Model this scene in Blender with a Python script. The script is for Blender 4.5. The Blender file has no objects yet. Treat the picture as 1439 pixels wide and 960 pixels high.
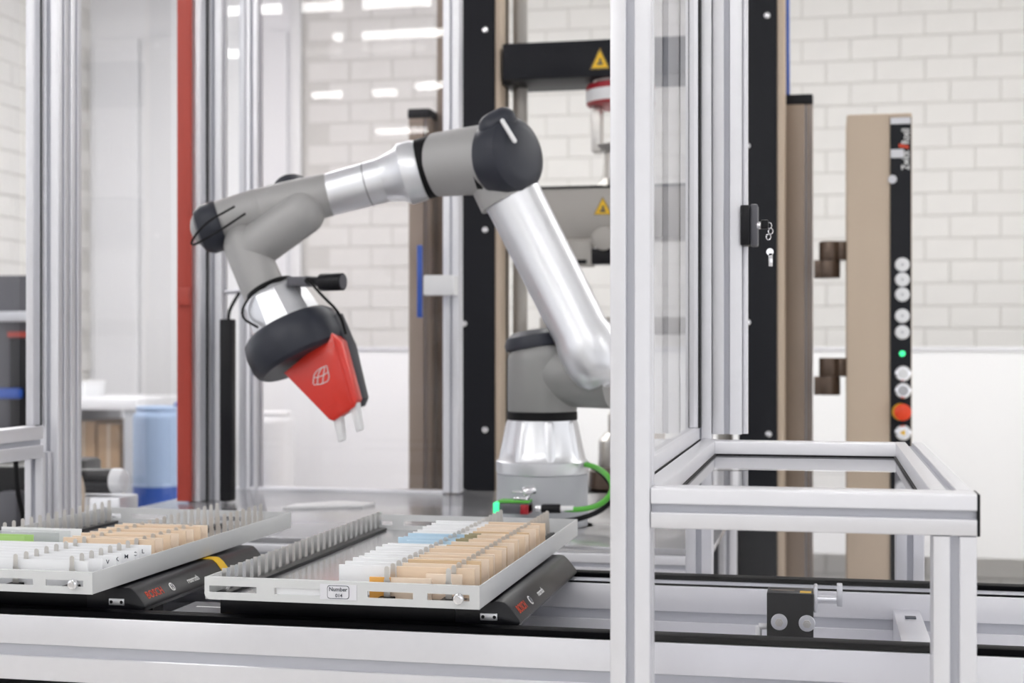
import bpy, bmesh, math, random
from mathutils import Vector, Matrix
rnd = random.Random(4)
SC = bpy.context.scene
COL = SC.collection
# ------------------------------------------------------------------ camera, world, exposure, lamps
F = 2036.0; U0 = 719.5; VH = 490.0
YAW = math.radians(12.2); CY, SY = math.cos(YAW), math.sin(YAW)
ZC = 1.30
cd = bpy.data.cameras.new('camera'); cam = bpy.data.objects.new('camera', cd); COL.objects.link(cam)
cam.location = (0, 0, ZC); cam.rotation_euler = (math.pi/2, 0, YAW)
cd.sensor_width = 36; cd.lens = F/1439*36; cd.shift_y = 10/1439
cd.dof.use_dof = True; cd.dof.focus_distance = 1.78; cd.dof.aperture_fstop = 6.0
cd.clip_start = 0.02
SC.camera = cam
w = bpy.data.worlds.new('world'); SC.world = w; w.use_nodes = True
w.node_tree.nodes['Background'].inputs[0].default_value = (0.97, 0.975, 1.0, 1)
w.node_tree.nodes['Background'].inputs[1].default_value = 1.35
SC.view_settings.view_transform = 'Standard'; SC.view_settings.look = 'None'
SC.view_settings.gamma = 1; SC.view_settings.exposure = 0.03
LAMP_E = 26
CEIL = 3.35
# ------------------------------------------------------------------ helpers
def at(u, v, Y):
    a = (u-U0)/F; b = (VH-v)/F; t = Y/(CY+a*SY)
    return Vector((t*(-SY+a*CY), Y, ZC+t*b))
def X_(u, Y): return at(u, VH, Y).x
def Z_(u, v, Y): return at(u, v, Y).z

def mat(name, col, rough=0.5, metal=0.0, emit=0, var=0.0, scale=30, bump=0.0, stretch=(1, 1, 1), spec=None, coat=0):
    m = bpy.data.materials.new(name); m.use_nodes = True
    nt = m.node_tree; p = nt.nodes['Principled BSDF']
    p.inputs['Base Color'].default_value = (*col, 1); p.inputs['Roughness'].default_value = rough
    p.inputs['Metallic'].default_value = metal
    if spec is not None: p.inputs['Specular IOR Level'].default_value = spec
    if coat: p.inputs['Coat Weight'].default_value = coat
    if emit:
        p.inputs['Emission Color'].default_value = (*col, 1); p.inputs['Emission Strength'].default_value = emit
    if var or bump:
        tc = nt.nodes.new('ShaderNodeTexCoord'); mp = nt.nodes.new('ShaderNodeMapping')
        mp.inputs['Scale'].default_value = stretch
        n = nt.nodes.new('ShaderNodeTexNoise'); n.inputs['Scale'].default_value = scale; n.inputs['Detail'].default_value = 3
        nt.links.new(tc.outputs['Object'], mp.inputs[0]); nt.links.new(mp.outputs[0], n.inputs['Vector'])
        if var:
            r = nt.nodes.new('ShaderNodeMapRange'); r.inputs[3].default_value = 1-var; r.inputs[4].default_value = 1+var*.6
            nt.links.new(n.outputs['Fac'], r.inputs[0])
            mx = nt.nodes.new('ShaderNodeVectorMath'); mx.operation = 'SCALE'; mx.inputs[0].default_value = col
            nt.links.new(r.outputs[0], mx.inputs['Scale']); nt.links.new(mx.outputs[0], p.inputs['Base Color'])
        if bump:
            b = nt.nodes.new('ShaderNodeBump'); b.inputs['Strength'].default_value = bump; b.inputs['Distance'].default_value = .002
            nt.links.new(n.outputs['Fac'], b.inputs['Height']); nt.links.new(b.outputs[0], p.inputs['Normal'])
    return m

def glass(name, tint, ior=1.5, rough=0.0):
    m = bpy.data.materials.new(name); m.use_nodes = True; nt = m.node_tree
    for n in list(nt.nodes):
        if n.type == 'BSDF_PRINCIPLED': nt.nodes.remove(n)
    out = [n for n in nt.nodes if n.type == 'OUTPUT_MATERIAL'][0]
    tr = nt.nodes.new('ShaderNodeBsdfTransparent'); tr.inputs[0].default_value = (*tint, 1)
    gl = nt.nodes.new('ShaderNodeBsdfGlossy'); gl.inputs['Roughness'].default_value = rough
    fr = nt.nodes.new('ShaderNodeFresnel'); fr.inputs[0].default_value = ior
    ge = nt.nodes.new('ShaderNodeNewGeometry'); iv = nt.nodes.new('ShaderNodeMath'); iv.operation = 'SUBTRACT'; iv.inputs[0].default_value = 1
    mu = nt.nodes.new('ShaderNodeMath'); mu.operation = 'MULTIPLY'; mx = nt.nodes.new('ShaderNodeMixShader')
    nt.links.new(ge.outputs['Backfacing'], iv.inputs[1]); nt.links.new(fr.outputs[0], mu.inputs[0]); nt.links.new(iv.outputs[0], mu.inputs[1])
    nt.links.new(mu.outputs[0], mx.inputs[0]); nt.links.new(tr.outputs[0], mx.inputs[1]); nt.links.new(gl.outputs[0], mx.inputs[2])
    nt.links.new(mx.outputs[0], out.inputs[0])
    return m

M = dict(
    alu=mat('anodised_aluminium', (.80, .80, .835), .38, .55, var=.03, scale=60),
    slot=mat('slot_shade_slide_grey', (.50, .51, .56), .55, .2),  # groove floors: shade put into the colour; also the grey slide strip
    alu2=mat('aluminium_slot', (.60, .61, .65), .45, .6),
    tray=mat('powder_coated_tray', (.64, .65, .655), .5, 0, var=.03, scale=18),
    black=mat('black_plastic', (.006, .006, .008), .35, 0, bump=.1, scale=900, spec=.25),
    rubber=mat('black_rubber', (.005, .005, .006), .6, spec=.2),
    belt=mat('black_track', (.002, .002, .003), .5, spec=.05),
    carrier=mat('carrier_plastic', (.010, .010, .013), .3, 0, bump=.12, scale=1200, spec=.4),
    steel=mat('spring_steel', (.72, .70, .67), .33, .75, var=.1, scale=80),
    chrome=mat('chrome', (.85, .85, .87), .15, 1),
    pinsteel=mat('bright_spring_steel', (.86, .85, .84), .24, 1, var=.06, scale=60),
    silver=mat('cast_silver', (.80, .81, .84), .36, .8, var=.04, scale=20),
    grey=mat('joint_grey', (.27, .27, .265), .42, .1, var=.04, scale=12),
    grey2=mat('joint_grey_pale', (.37, .365, .36), .42, .1, var=.04, scale=12),
    ped=mat('pedestal_grey', (.47, .48, .51), .5, .1, var=.03, scale=12),
    slate=mat('slate_cap', (.028, .031, .043), .4, spec=.35),
    red=mat('gripper_red', (.72, .035, .02), .35, 0, var=.05, scale=30, coat=.3),
    redstrip=mat('red_painted_edge', (.45, .055, .035), .45, 0, var=.05, scale=8),
    mblack=mat('machine_black', (.009, .010, .014), .5, 0, var=.05, scale=10, spec=.25),
    beige=mat('machine_beige', (.58, .47, .36), .5, 0, var=.03, scale=9),
    bronze=mat('machine_bronze', (.36, .29, .235), .45, .35, var=.04, scale=9),
    taupe=mat('crosshead_grey_beige', (.42, .40, .37), .45, .2, var=.04, scale=9),
    brick=mat('painted_brick', (.81, .795, .775), .75, 0, var=.04, scale=6, bump=.25),
    mortar=mat('painted_mortar', (.69, .675, .65), .85, 0, var=.05, scale=12, bump=.3),
    white=mat('white_laminate', (.86, .86, .87), .45, 0, var=.015, scale=3),
    wall=mat('white_paint', (.86, .86, .885), .6, 0, var=.02, scale=2),
    ceil=mat('ceiling_paint', (.78, .78, .79), .8, 0, var=.03, scale=2),
    floor=mat('floor_coating', (.74, .72, .69), .35, 0, var=.06, scale=3),
    table=mat('table_plate', (.50, .50, .52), .16, .5, var=.06, scale=7),
    lamp=mat('lamp_tube', (1, .99, .97), .5, 0, emit=LAMP_E),
    wood=mat('pale_wood', (.82, .64, .47), .55, 0, var=.10, scale=60, stretch=(.3, 1, 3)),
    wood2=mat('pale_beige', (.85, .70, .56), .55, 0, var=.06, scale=60, stretch=(.3, 1, 3)),
    wood3=mat('tan_wood', (.72, .52, .32), .55, 0, var=.10, scale=60, stretch=(.3, 1, 3)),
    paper=mat('white_coating', (.88, .89, .91), .5, 0, var=.02, scale=30),
    blue=mat('pale_blue_coating', (.50, .68, .82), .4),
    olive=mat('olive_coating', (.32, .28, .16), .5),
    orange=mat('orange_coating', (.80, .40, .08), .45),
    redmark=mat('red_mark', (.80, .09, .03), .5),
    green=mat('leaf_green_coating', (.42, .66, .22), .5),
    gcable=mat('green_cable', (.10, .45, .05), .4),
    gled=mat('green_led', (.05, .8, .3), .4, emit=1.2),
    yellow=mat('yellow_tape', (.90, .55, .02), .5),
    bosch=mat('red_lettering', (.65, .06, .02), .5),
    ink=mat('dark_ink', (.05, .06, .08), .6),
    white_ink=mat('white_ink', (.85, .85, .85), .6),
    label=mat('label_film', (.72, .72, .76), .4),
    binblue=mat('blue_plastic', (.03, .10, .45), .4),
    binpale=mat('pale_blue_plastic', (.42, .55, .78), .4),
    card=mat('cardboard', (.42, .27, .15), .8, var=.08, scale=8),
    dgrey=mat('dark_grey_panel', (.10, .10, .115), .5, var=.05, scale=8),
    estop=mat('stop_red', (.85, .06, .01), .35),
    ring=mat('yellow_ring', (.85, .45, .02), .4),
    rust=mat('dark_bronze', (.12, .085, .065), .3, .6),
    redring=mat('load_cell_red', (.35, .01, .02), .4),
    pane=glass('clear_pane', (.985, .985, .99)),
    pane_back=glass('back_pane', (.945, .935, .945)),
    pane_side=glass('side_pane', (.97, .97, .975)),
    pane_hood=glass('hood_pane', (.965, .965, .975)),
    sheet=glass('clear_sheet', (.93, .94, .94)),
)

class MB:
    def __init__(s): s.bm = bmesh.new(); s.m2 = None
    def box(s, x0, x1, y0, y1, z0, z1, bev=0.0, R=None):
        g = bmesh.ops.create_cube(s.bm, size=1)
        vs = g['verts']
        for v in vs:
            v.co = Vector(((x0+x1)/2+v.co.x*(x1-x0), (y0+y1)/2+v.co.y*(y1-y0), (z0+z1)/2+v.co.z*(z1-z0)))
        if bev:
            es = list({e for v in vs for e in v.link_edges})
            r = bmesh.ops.bevel(s.bm, geom=es, offset=bev, segments=2, affect='EDGES', profile=.5)
            vs = r['verts']
        if R is not None:
            for v in set(vs): v.co = R @ v.co
        return s
    def lathe(s, p0, p1, prof, seg=32, cap=True, squash=None):
        p0, p1 = Vector(p0), Vector(p1); ax = (p1-p0); L = ax.length; ax.normalize()
        t = Vector((0, 0, 1)) if abs(ax.z) < .9 else Vector((0, 1, 0))
        a = ax.cross(t).normalized(); b = ax.cross(a).normalized()
        rings = []
        for (d, r) in prof:
            c = p0+ax*(d*L); ring = []
            for k in range(seg):
                th = 2*math.pi*k/seg
                ring.append(s.bm.verts.new(c+a*(r*math.cos(th))+b*(r*math.sin(th))*(squash or 1)))
            rings.append(ring)
        for i in range(len(rings)-1):
            for k in range(seg):
                s.bm.faces.new((rings[i][k], rings[i][(k+1) % seg], rings[i+1][(k+1) % seg], rings[i+1][k]))
        if cap:
            s.bm.faces.new(rings[0][::-1]); s.bm.faces.new(rings[-1])
        return s
    def cyl(s, p0, p1, r, seg=24, bev=0.0):
        L = (Vector(p1)-Vector(p0)).length
        if bev:
            e = bev/L
            return s.lathe(p0, p1, [(0, r-bev), (e*.3, r-bev*.3), (e, r), (1-e, r), (1-e*.3, r-bev*.3), (1, r-bev)], seg)
        return s.lathe(p0, p1, [(0, r), (1, r)], seg)
    def capsule(s, p0, p1, r, seg=28, round0=True, round1=True, r1=None):
        r1 = r1 or r
        L = (Vector(p1)-Vector(p0)).length; pr = []
        if round0: pr += [((-r*math.cos(t))/L, max(r*math.sin(t), .0005)) for t in [0, .3, .6, .9, 1.25]]
        pr += [(0, r), (1, r1)]
        if round1: pr += [(1+(r1*math.sin(t))/L, max(r1*math.cos(t), .0005)) for t in [.32, .67, .97, 1.27, 1.57]]
        return s.lathe(p0, p1, pr, seg)
    def prism(s, pts, axis, a0, a1, bev=0.0, dark=()):
        """pts in the plane across axis (X:(y,z) Y:(x,z) Z:(x,y)), extruded from a0 to a1"""
        def mk(p, a):
            return {'X': (a, p[0], p[1]), 'Y': (p[0], a, p[1]), 'Z': (p[0], p[1], a)}[axis]
        A = [s.bm.verts.new(mk(p, a0)) for p in pts]; B = [s.bm.verts.new(mk(p, a1)) for p in pts]
        n = len(pts); fs = []
        fs.append(s.bm.faces.new(A)); fs.append(s.bm.faces.new(B[::-1]))
        for i in range(n): fs.append(s.bm.faces.new((A[i], B[i], B[(i+1) % n], A[(i+1) % n])))
        for i in dark: fs[2+i].material_index = 1
        if bev:
            es = list({e for f in fs[:2] for e in f.edges})
            bmesh.ops.bevel(s.bm, geom=es, offset=bev, segments=2, affect='EDGES', profile=.5)
        return s
    def tube(s, pts, r, seg=10, smooth=2):
        P = [Vector(p) for p in pts]
        for _ in range(smooth):
            Q = [P[0]]
            for i in range(len(P)-1): Q += [P[i]*.75+P[i+1]*.25, P[i]*.25+P[i+1]*.75]
            P = Q+[P[-1]]
        rings = []; prev = None
        for i, p in enumerate(P):
            d = (P[min(i+1, len(P)-1)]-P[max(i-1, 0)]).normalized()
            if prev is None: a = d.cross(Vector((0, 0, 1)) if abs(d.z) < .9 else Vector((1, 0, 0))).normalized()
            else: a = (prev-d*prev.dot(d)).normalized()
            prev = a; b = d.cross(a)
            rings.append([s.bm.verts.new(p+a*r*math.cos(2*math.pi*k/seg)+b*r*math.sin(2*math.pi*k/seg)) for k in range(seg)])
        for i in range(len(rings)-1):
            for k in range(seg): s.bm.faces.new((rings[i][k], rings[i][(k+1) % seg], rings[i+1][(k+1) % seg], rings[i+1][k]))
        s.bm.faces.new(rings[0][::-1]); s.bm.faces.new(rings[-1])
        return s
    def profile(s, axis, c, w, h, a0, a1, grooves, r=.0025):
        """aluminium extrusion with slots. c = centre across axis; grooves: list of (side, offset, width, depth); side in b r t l"""
        hw, hh = w/2, h/2
        corners = {'b': ((-hw, -hh), (1, 0)), 'r': ((hw, -hh), (0, 1)), 't': ((hw, hh), (-1, 0)), 'l': ((-hw, hh), (0, -1))}
        inward = {'b': (0, 1), 'r': (-1, 0), 't': (0, -1), 'l': (1, 0)}
        pts = []; dark = []; s.m2 = 'slot'  # groove floors coloured darker to stand in for their shade
        for sd in 'brtl':
            (cx, cy), (dx, dy) = corners[sd]; ln = w if sd in 'bt' else h
            ix, iy = inward[sd]
            pts.append((cx+dx*r, cy+dy*r))
            gs = sorted([g for g in grooves if g[0] == sd], key=lambda g: g[1])
            for (_, off, gw, gd) in gs:
                m = ln/2+off; dark += [len(pts)+2]
                for (t, dd) in ((m-gw/2-.0008, 0), (m-gw/2, .0008), (m-gw/2, gd), (m+gw/2, gd), (m+gw/2, .0008), (m+gw/2+.0008, 0)):
                    pts.append((cx+dx*t+ix*dd, cy+dy*t+iy*dd))
            pts.append((cx+dx*(ln-r), cy+dy*(ln-r)))
            k = .29*r
            nx, ny = cx+dx*ln, cy+dy*ln
            pts.append((nx-dx*k+ix*k, ny-dy*k+iy*k))
        return s.prism([(c[0]+x, c[1]+y) for x, y in pts], axis, a0, a1, dark=dark)
    def build(s, name, m, parent=None, angle=35):
        bmesh.ops.recalc_face_normals(s.bm, faces=s.bm.faces)
        me = bpy.data.meshes.new(name); s.bm.to_mesh(me); s.bm.free()
        me.materials.append(M[m] if isinstance(m, str) else m)
        if s.m2: me.materials.append(M[s.m2])
        for p in me.polygons: p.use_smooth = True
        me.set_sharp_from_angle(angle=math.radians(angle))
        return link(bpy.data.objects.new(name, me), parent)
G4 = [('b', 0, .0085, .006), ('r', 0, .0085, .006), ('t', 0, .0085, .006), ('l', 0, .0085, .006)]

def wloc(o):
    v = Vector((0, 0, 0))
    while o is not None:
        v += Vector(o.location)+(o.matrix_parent_inverse.translation if o.parent else Vector())
        o = o.parent
    return v
def link(o, parent=None):
    COL.objects.link(o)
    if parent is not None:
        o.parent = parent; o.matrix_parent_inverse = Matrix.Translation(-wloc(parent))
    return o
def tag(o, label, cat, group=None, kind=None):
    o['label'] = label; o['category'] = cat
    if group: o['group'] = group
    if kind: o['kind'] = kind
    return o
def thing(name, loc, label, cat, group=None):
    o = bpy.data.objects.new(name, None); COL.objects.link(o); o.location = loc; o.empty_display_size = .05
    return tag(o, label, cat, group)
def lab(o, t): o['label'] = t; return o
def struct(o, label=None):
    o['kind'] = 'structure'
    if label: o['label'] = label; o['category'] = 'building'
    return o
def copy_tree(o, loc):
    r = o.copy(); COL.objects.link(r); r.location = loc
    def rec(src, dst):
        for ch in list(src.children):
            if ch in made: continue
            c = ch.copy(); COL.objects.link(c); c.parent = dst; made.add(c); rec(ch, c)
    made = set(); rec(o, r)
    return r
def text(name, s, size, pos, xd, yd, m, parent, align='LEFT', ext=.00015, sx=1):
    c = bpy.data.curves.new(name, 'FONT'); c.body = s; c.size = size; c.extrude = ext; c.align_x = align; c.align_y = 'CENTER'
    c.resolution_u = 3; c.materials.append(M[m]); c.offset = size*.012
    tmp = bpy.data.objects.new(name, c); COL.objects.link(tmp)
    me = bpy.data.meshes.new_from_object(tmp); bpy.data.objects.remove(tmp)
    xd = Vector(xd).normalized(); yd = Vector(yd).normalized(); zd = xd.cross(yd)
    R = Matrix((xd*sx, yd, zd)).transposed().to_4x4()
    me.transform(Matrix.Translation(pos) @ R)
    return link(bpy.data.objects.new(name, me), parent)
ORD = 'front-most,second,third,fourth,fifth,sixth,seventh,eighth,ninth,tenth,eleventh,twelfth,thirteenth,fourteenth,fifteenth,sixteenth,seventeenth,eighteenth,nineteenth,twentieth,twenty-first,twenty-second,twenty-third'.split(',')

# ------------------------------------------------------------------ room
YW = 7.8; XL = X_(130, YW); XR = 7.5; YB = -13.0
struct(MB().box(XL-.2, XR, YB, YW+.2, -.1, 0).build('floor', 'floor'))
struct(MB().box(XL-.2, XR, YB, YW+.2, CEIL, CEIL+.1).build('ceiling', 'ceil'))
wb = struct(MB().box(XL-.2, XR, YW, YW+.2, 0, CEIL).build('wall_back', 'mortar'))
WY0, WY1, WZ0, WZ1 = -3.5, 5.6, .95, 2.95  # opening added out of view for light from the left
_b = MB()
for (ya, yb, za, zb) in ((YB, WY0, 0, CEIL), (WY1, YW, 0, CEIL), (WY0, WY1, 0, WZ0), (WY0, WY1, WZ1, CEIL)): _b.box(XL-.2, XL, ya, yb, za, zb)
wl = struct(_b.build('wall_left', 'mortar'))
for k in range(4):  # unseen windows, added so daylight reaches the left side
    ya = WY0+(WY1-WY0)*k/4; yb = WY0+(WY1-WY0)*(k+1)/4
    wn = struct(MB().box(XL-.12, XL-.115, ya+.06, yb-.06, WZ0+.06, WZ1-.06).build('added_window_%d' % (k+1), 'pane'))
    for q in ((ya, ya+.06, WZ0, WZ1), (yb-.06, yb, WZ0, WZ1), (ya+.06, yb-.06, WZ0, WZ0+.06), (ya+.06, yb-.06, WZ1-.06, WZ1)):
        MB().box(XL-.15, XL-.08, *q, bev=.004).build('frame', 'white', wn)
PX, PZ = .25, .117
def brick_mesh(axis):
    b = MB()
    g, d = .0045, .006
    if axis == 'X': b.box(g, PX-g, -d, .003, g, PZ-g, bev=.004)
    else: b.box(-.003, d, g, PX-g, g, PZ-g, bev=.004)
    bmesh.ops.recalc_face_normals(b.bm, faces=b.bm.faces)
    me = bpy.data.meshes.new('brick'); b.bm.to_mesh(me); b.bm.free(); me.materials.append(M['brick']); return me
bx, by = brick_mesh('X'), brick_mesh('Y')
x_door1 = X_(412, YW)
def bricks_back():
    near, rest = [], []
    row = 0; z = 0
    off0 = X_(1195, YW) % PX
    while z < CEIL-.02:
        x = x_door1+.0 if False else (math.floor((x_door1)/PX)-1)*PX+off0+(PX/2 if row % 2 else 0)
        while x < XR-PX:
            if x >= x_door1-.001:
                # seen in the frame above the low white panel
                a = Vector((x+PX/2, YW, z+PZ/2)); d = a.y*CY-a.x*SY; r = a.x*CY+a.y*SY
                u = U0+F*r/d; v = VH-F*(a.z-ZC)/d
                (near if (u < 1475 and -10 < v < 492) else rest).append((x, z))
            x += PX
        z += PZ; row += 1
    return near, rest
near, rest = bricks_back()
near = sorted(near, key=lambda p: p[1]); rest += near[298:]; near = near[:298]
for (x, z) in near:
    o = link(bpy.data.objects.new('brick', bx), wb); o.location = (x, YW, z)
m = MB()
for (x, z) in rest: m.box(x+.006, x+PX-.006, YW-.012, YW+.003, z+.006, min(z+PZ-.006, CEIL))
o = m.build('brickwork', 'brick', wb); o['kind'] = 'stuff'
ys = []; restl = []; row = 0; z = 0
while z < CEIL-.02:
    y = YW-PX+(-PX/2 if row % 2 else 0)
    while y > -4:
        if y > WY1 or z+PZ < WZ0 or z > WZ1 or y+PX < WY0: (ys if (y > 5.6 and ZC-.1 < z) else restl).append((y, z))
        y -= PX
    z += PZ; row += 1
for (y, z) in ys[:298]:
    o = link(bpy.data.objects.new('brick', by), wl); o.location = (XL, y, z)
m = MB()
for (y, z) in restl+ys[298:]: m.box(XL-.003, XL+.012, y+.006, y+PX-.006, z+.006, min(z+PZ-.006, CEIL))
o = m.build('brickwork', 'brick', wl); o['kind'] = 'stuff'
# white sliding door leaves in the back wall corner
d = struct(MB().box(XL+.001, x_door1, YW-.03, YW-.001, 0, CEIL-.001).build('door_1', 'wall'))
for (ua, ub) in ((138, 200), (204, 300), (304, 408)):
    MB().box(X_(ua, YW), X_(ub, YW), YW-.055, YW-.03, .05, CEIL-.25, bev=.006).build('panel', 'wall', d)
for k in range(9):
    u = 141+k*6.6
    MB().box(X_(u, YW), X_(u+3, YW), YW-.064, YW-.055, .08, CEIL-.3).build('rib', 'wall', d)
struct(MB().box(x_door1, x_door1+.06, YW-.045, YW-.013, 0, CEIL-.001, bev=.004).build('trim_1', 'white'))

# low white partition along the back wall
lp = thing('partition', (1.5, 7.25, 0), 'long low white partition standing before the brick wall', 'partition')
xa = X_(350, 7.25); n = 5; xb = 5.2
for k in range(n):
    x0 = xa+(xb-xa)*k/n; x1 = xa+(xb-xa)*(k+1)/n
    MB().box(x0+.001, x1-.001, 7.22, 7.26, .30, ZC-.012, bev=.003).build('panel', 'white', lp)
MB().box(xa-.005, xb+.005, 7.21, 7.27, ZC-.012, ZC+.008, bev=.003).build('cap_rail', 'alu', lp)
for k in range(6):
    x = xa+(xb-xa)*k/5
    MB().box(x-.02, x+.02, 7.225, 7.255, 0, .30).build('foot', 'alu', lp)

# ceiling lamps: tubes parallel to the back wall, mirrored ones first, then added fill
def lamp(x0, x1, y, label, z=CEIL-.10, wd=.08):
    t = thing('ceiling_lamp', ((x0+x1)/2, y, z), label, 'lamp', 'ceiling lamps')
    MB().box(x0-.02, x1+.02, y-wd/2-.01, y+wd/2+.01, z+.03, z+.075, bev=.006).build('housing', 'white', t)
    MB().box(x0, x1, y-wd/2, y+wd/2, z-.01, z+.03, bev=.012).build('tube', 'lamp', t)
    for x in (x0+.2, x1-.2): MB().cyl((x, y, z+.07), (x, y, CEIL), .006, 8).build('hanger', 'alu', t)
def mlamp(ua, ub, y, label):
    d = 2*3.342-y      # where the rear pane mirrors it
    lamp(X_(ua, d), X_(ub, d), y, label)
mlamp(205, 604, -1.2, 'long ceiling tube lamp mirrored brightest at the top of the rear pane')
mlamp(470, 740, -2.0, 'ceiling tube lamp mirrored as the second stripe in the rear pane')
mlamp(175, 337, -2.35, 'ceiling tube lamp mirrored beside the red strip')
mlamp(440, 500, -3.95, 'short ceiling tube lamp mirrored as the left dash of the third row')
mlamp(525, 556, -3.95, 'shortest ceiling lamp mirrored as the middle dash of the third row')
mlamp(585, 700, -3.75, 'ceiling tube lamp mirrored beside the slim rear post')
mlamp(450, 500, -5.85, 'faint ceiling lamp mirrored as the left dash just above the forearm')
mlamp(530, 600, -5.85, 'faint ceiling lamp mirrored as the right dash just above the forearm')
lamp(-.4, 1.4, -2.4, 'added ceiling tube lamp behind the viewer, right of the cell')  # this and the next two: unseen lamps added to light the cell
lamp(-3.2, -1.4, 1.0, 'added ceiling tube lamp over the left end of the cell')
lamp(-.9, .9, .3, 'added ceiling tube lamp over the front of the conveyor')
lamp(-3.9, -1.9, 5.3, 'added wide ceiling fill lamp over the blue drums', wd=.30)  # rear fill lamps, added above the view to brighten the background
lamp(-1.5, .3, 4.9, 'added wide ceiling fill lamp over the left half of the partition', wd=.15)
lamp(.8, 2.6, 4.9, 'added wide ceiling fill lamp over the middle of the partition', wd=.15)
lamp(3.3, 5.1, 4.9, 'added wide ceiling fill lamp near the right end of the brick wall', wd=.15)
lamp(1.6, 3.4, 1.0, 'added ceiling tube lamp right of the framed hood')  # another unseen lamp added for light from above

# ------------------------------------------------------------------ conveyor
ZT = .965; YF = 1.652; XA, XB = -2.6, 1.9
cv = thing('conveyor', (0, 1.9, 0), 'silver double-rail conveyor with black tracks running under trays and hood', 'conveyor')
def rail80(y0, wd, name='rail'):
    # 45 wide x 80 high extrusion, slot on both sides
    zc = ZT-.0411
    return MB().profile('X', (y0+wd/2, zc), wd, .082, XA, XB,
        [('l', .003, .0145, .004), ('r', -.003, .0145, .004)], r=.002).build(name, 'alu', cv, 25)
rail80(YF, .045); rail80(2.05, .068)
MB().box(XA, XB, YF+.0005, YF+.024, ZT, ZT+.008, bev=.0015).build('track', 'belt', cv)
MB().box(XA, XB, YF+.024, YF+.044, ZT, ZT+.002).build('track_base', 'rubber', cv)
MB().box(XA, XB, 2.0505, 2.056, ZT, ZT+.002, bev=.0008).build('track', 'belt', cv)
MB().box(XA, XB, 2.056, 2.092, ZT, ZT+.0012).build('slide_strip', 'slot', cv)
MB().box(XA, XB, 2.092, 2.117, ZT, ZT+.008, bev=.0015).build('track', 'belt', cv)
# lower pan between the rails and cross ties
MB().box(XA, XB, YF+.045, 2.05, ZT-.086, ZT-.082).build('pan', 'alu', cv)
for x in (-2.1, -.1+X_(1283, 1.9)+.1, -1.02):
    MB().box(x-.018, x+.018, YF+.0455, 2.0495, ZT-.081, ZT-.022, bev=.002).build('cross_tie', 'alu', cv)
MB().box(X_(1284, 1.9)-.006, X_(1284, 1.9)+.008, 1.98, 1.995, ZT-.0225, ZT-.0205).build('slot_mark', 'ink', cv)
for x in (-2.3, -1.2, -.1, 1.2):
    for y in (YF+.025, 2.075):
        MB().profile('Z', (x, y), .04, .04, 0, ZT-.0865, G4).build('leg', 'alu', cv)
# black box filling the underside of the conveyor
ub = thing('underside_box', (-1.1, 1.85, 0), 'black box filling the space under the left half of the conveyor', 'cabinet')
MB().box(-1.9, -.62, 1.70, 2.03, .25, .83, bev=.004).build('body', 'black', ub)
for k in range(5): MB().tube([(-1.9+.1+k*.25, 1.69, .80-.01*k), (-1.7+k*.25, 1.675, .845), (-1.5+k*.25, 1.685, .82)], .005, 8).build('cable', 'rubber', ub)
for x in (-1.8, -.72): MB().box(x-.03, x+.03, 1.74, 1.98, 0, .25).build('foot', 'black', ub)

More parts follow.
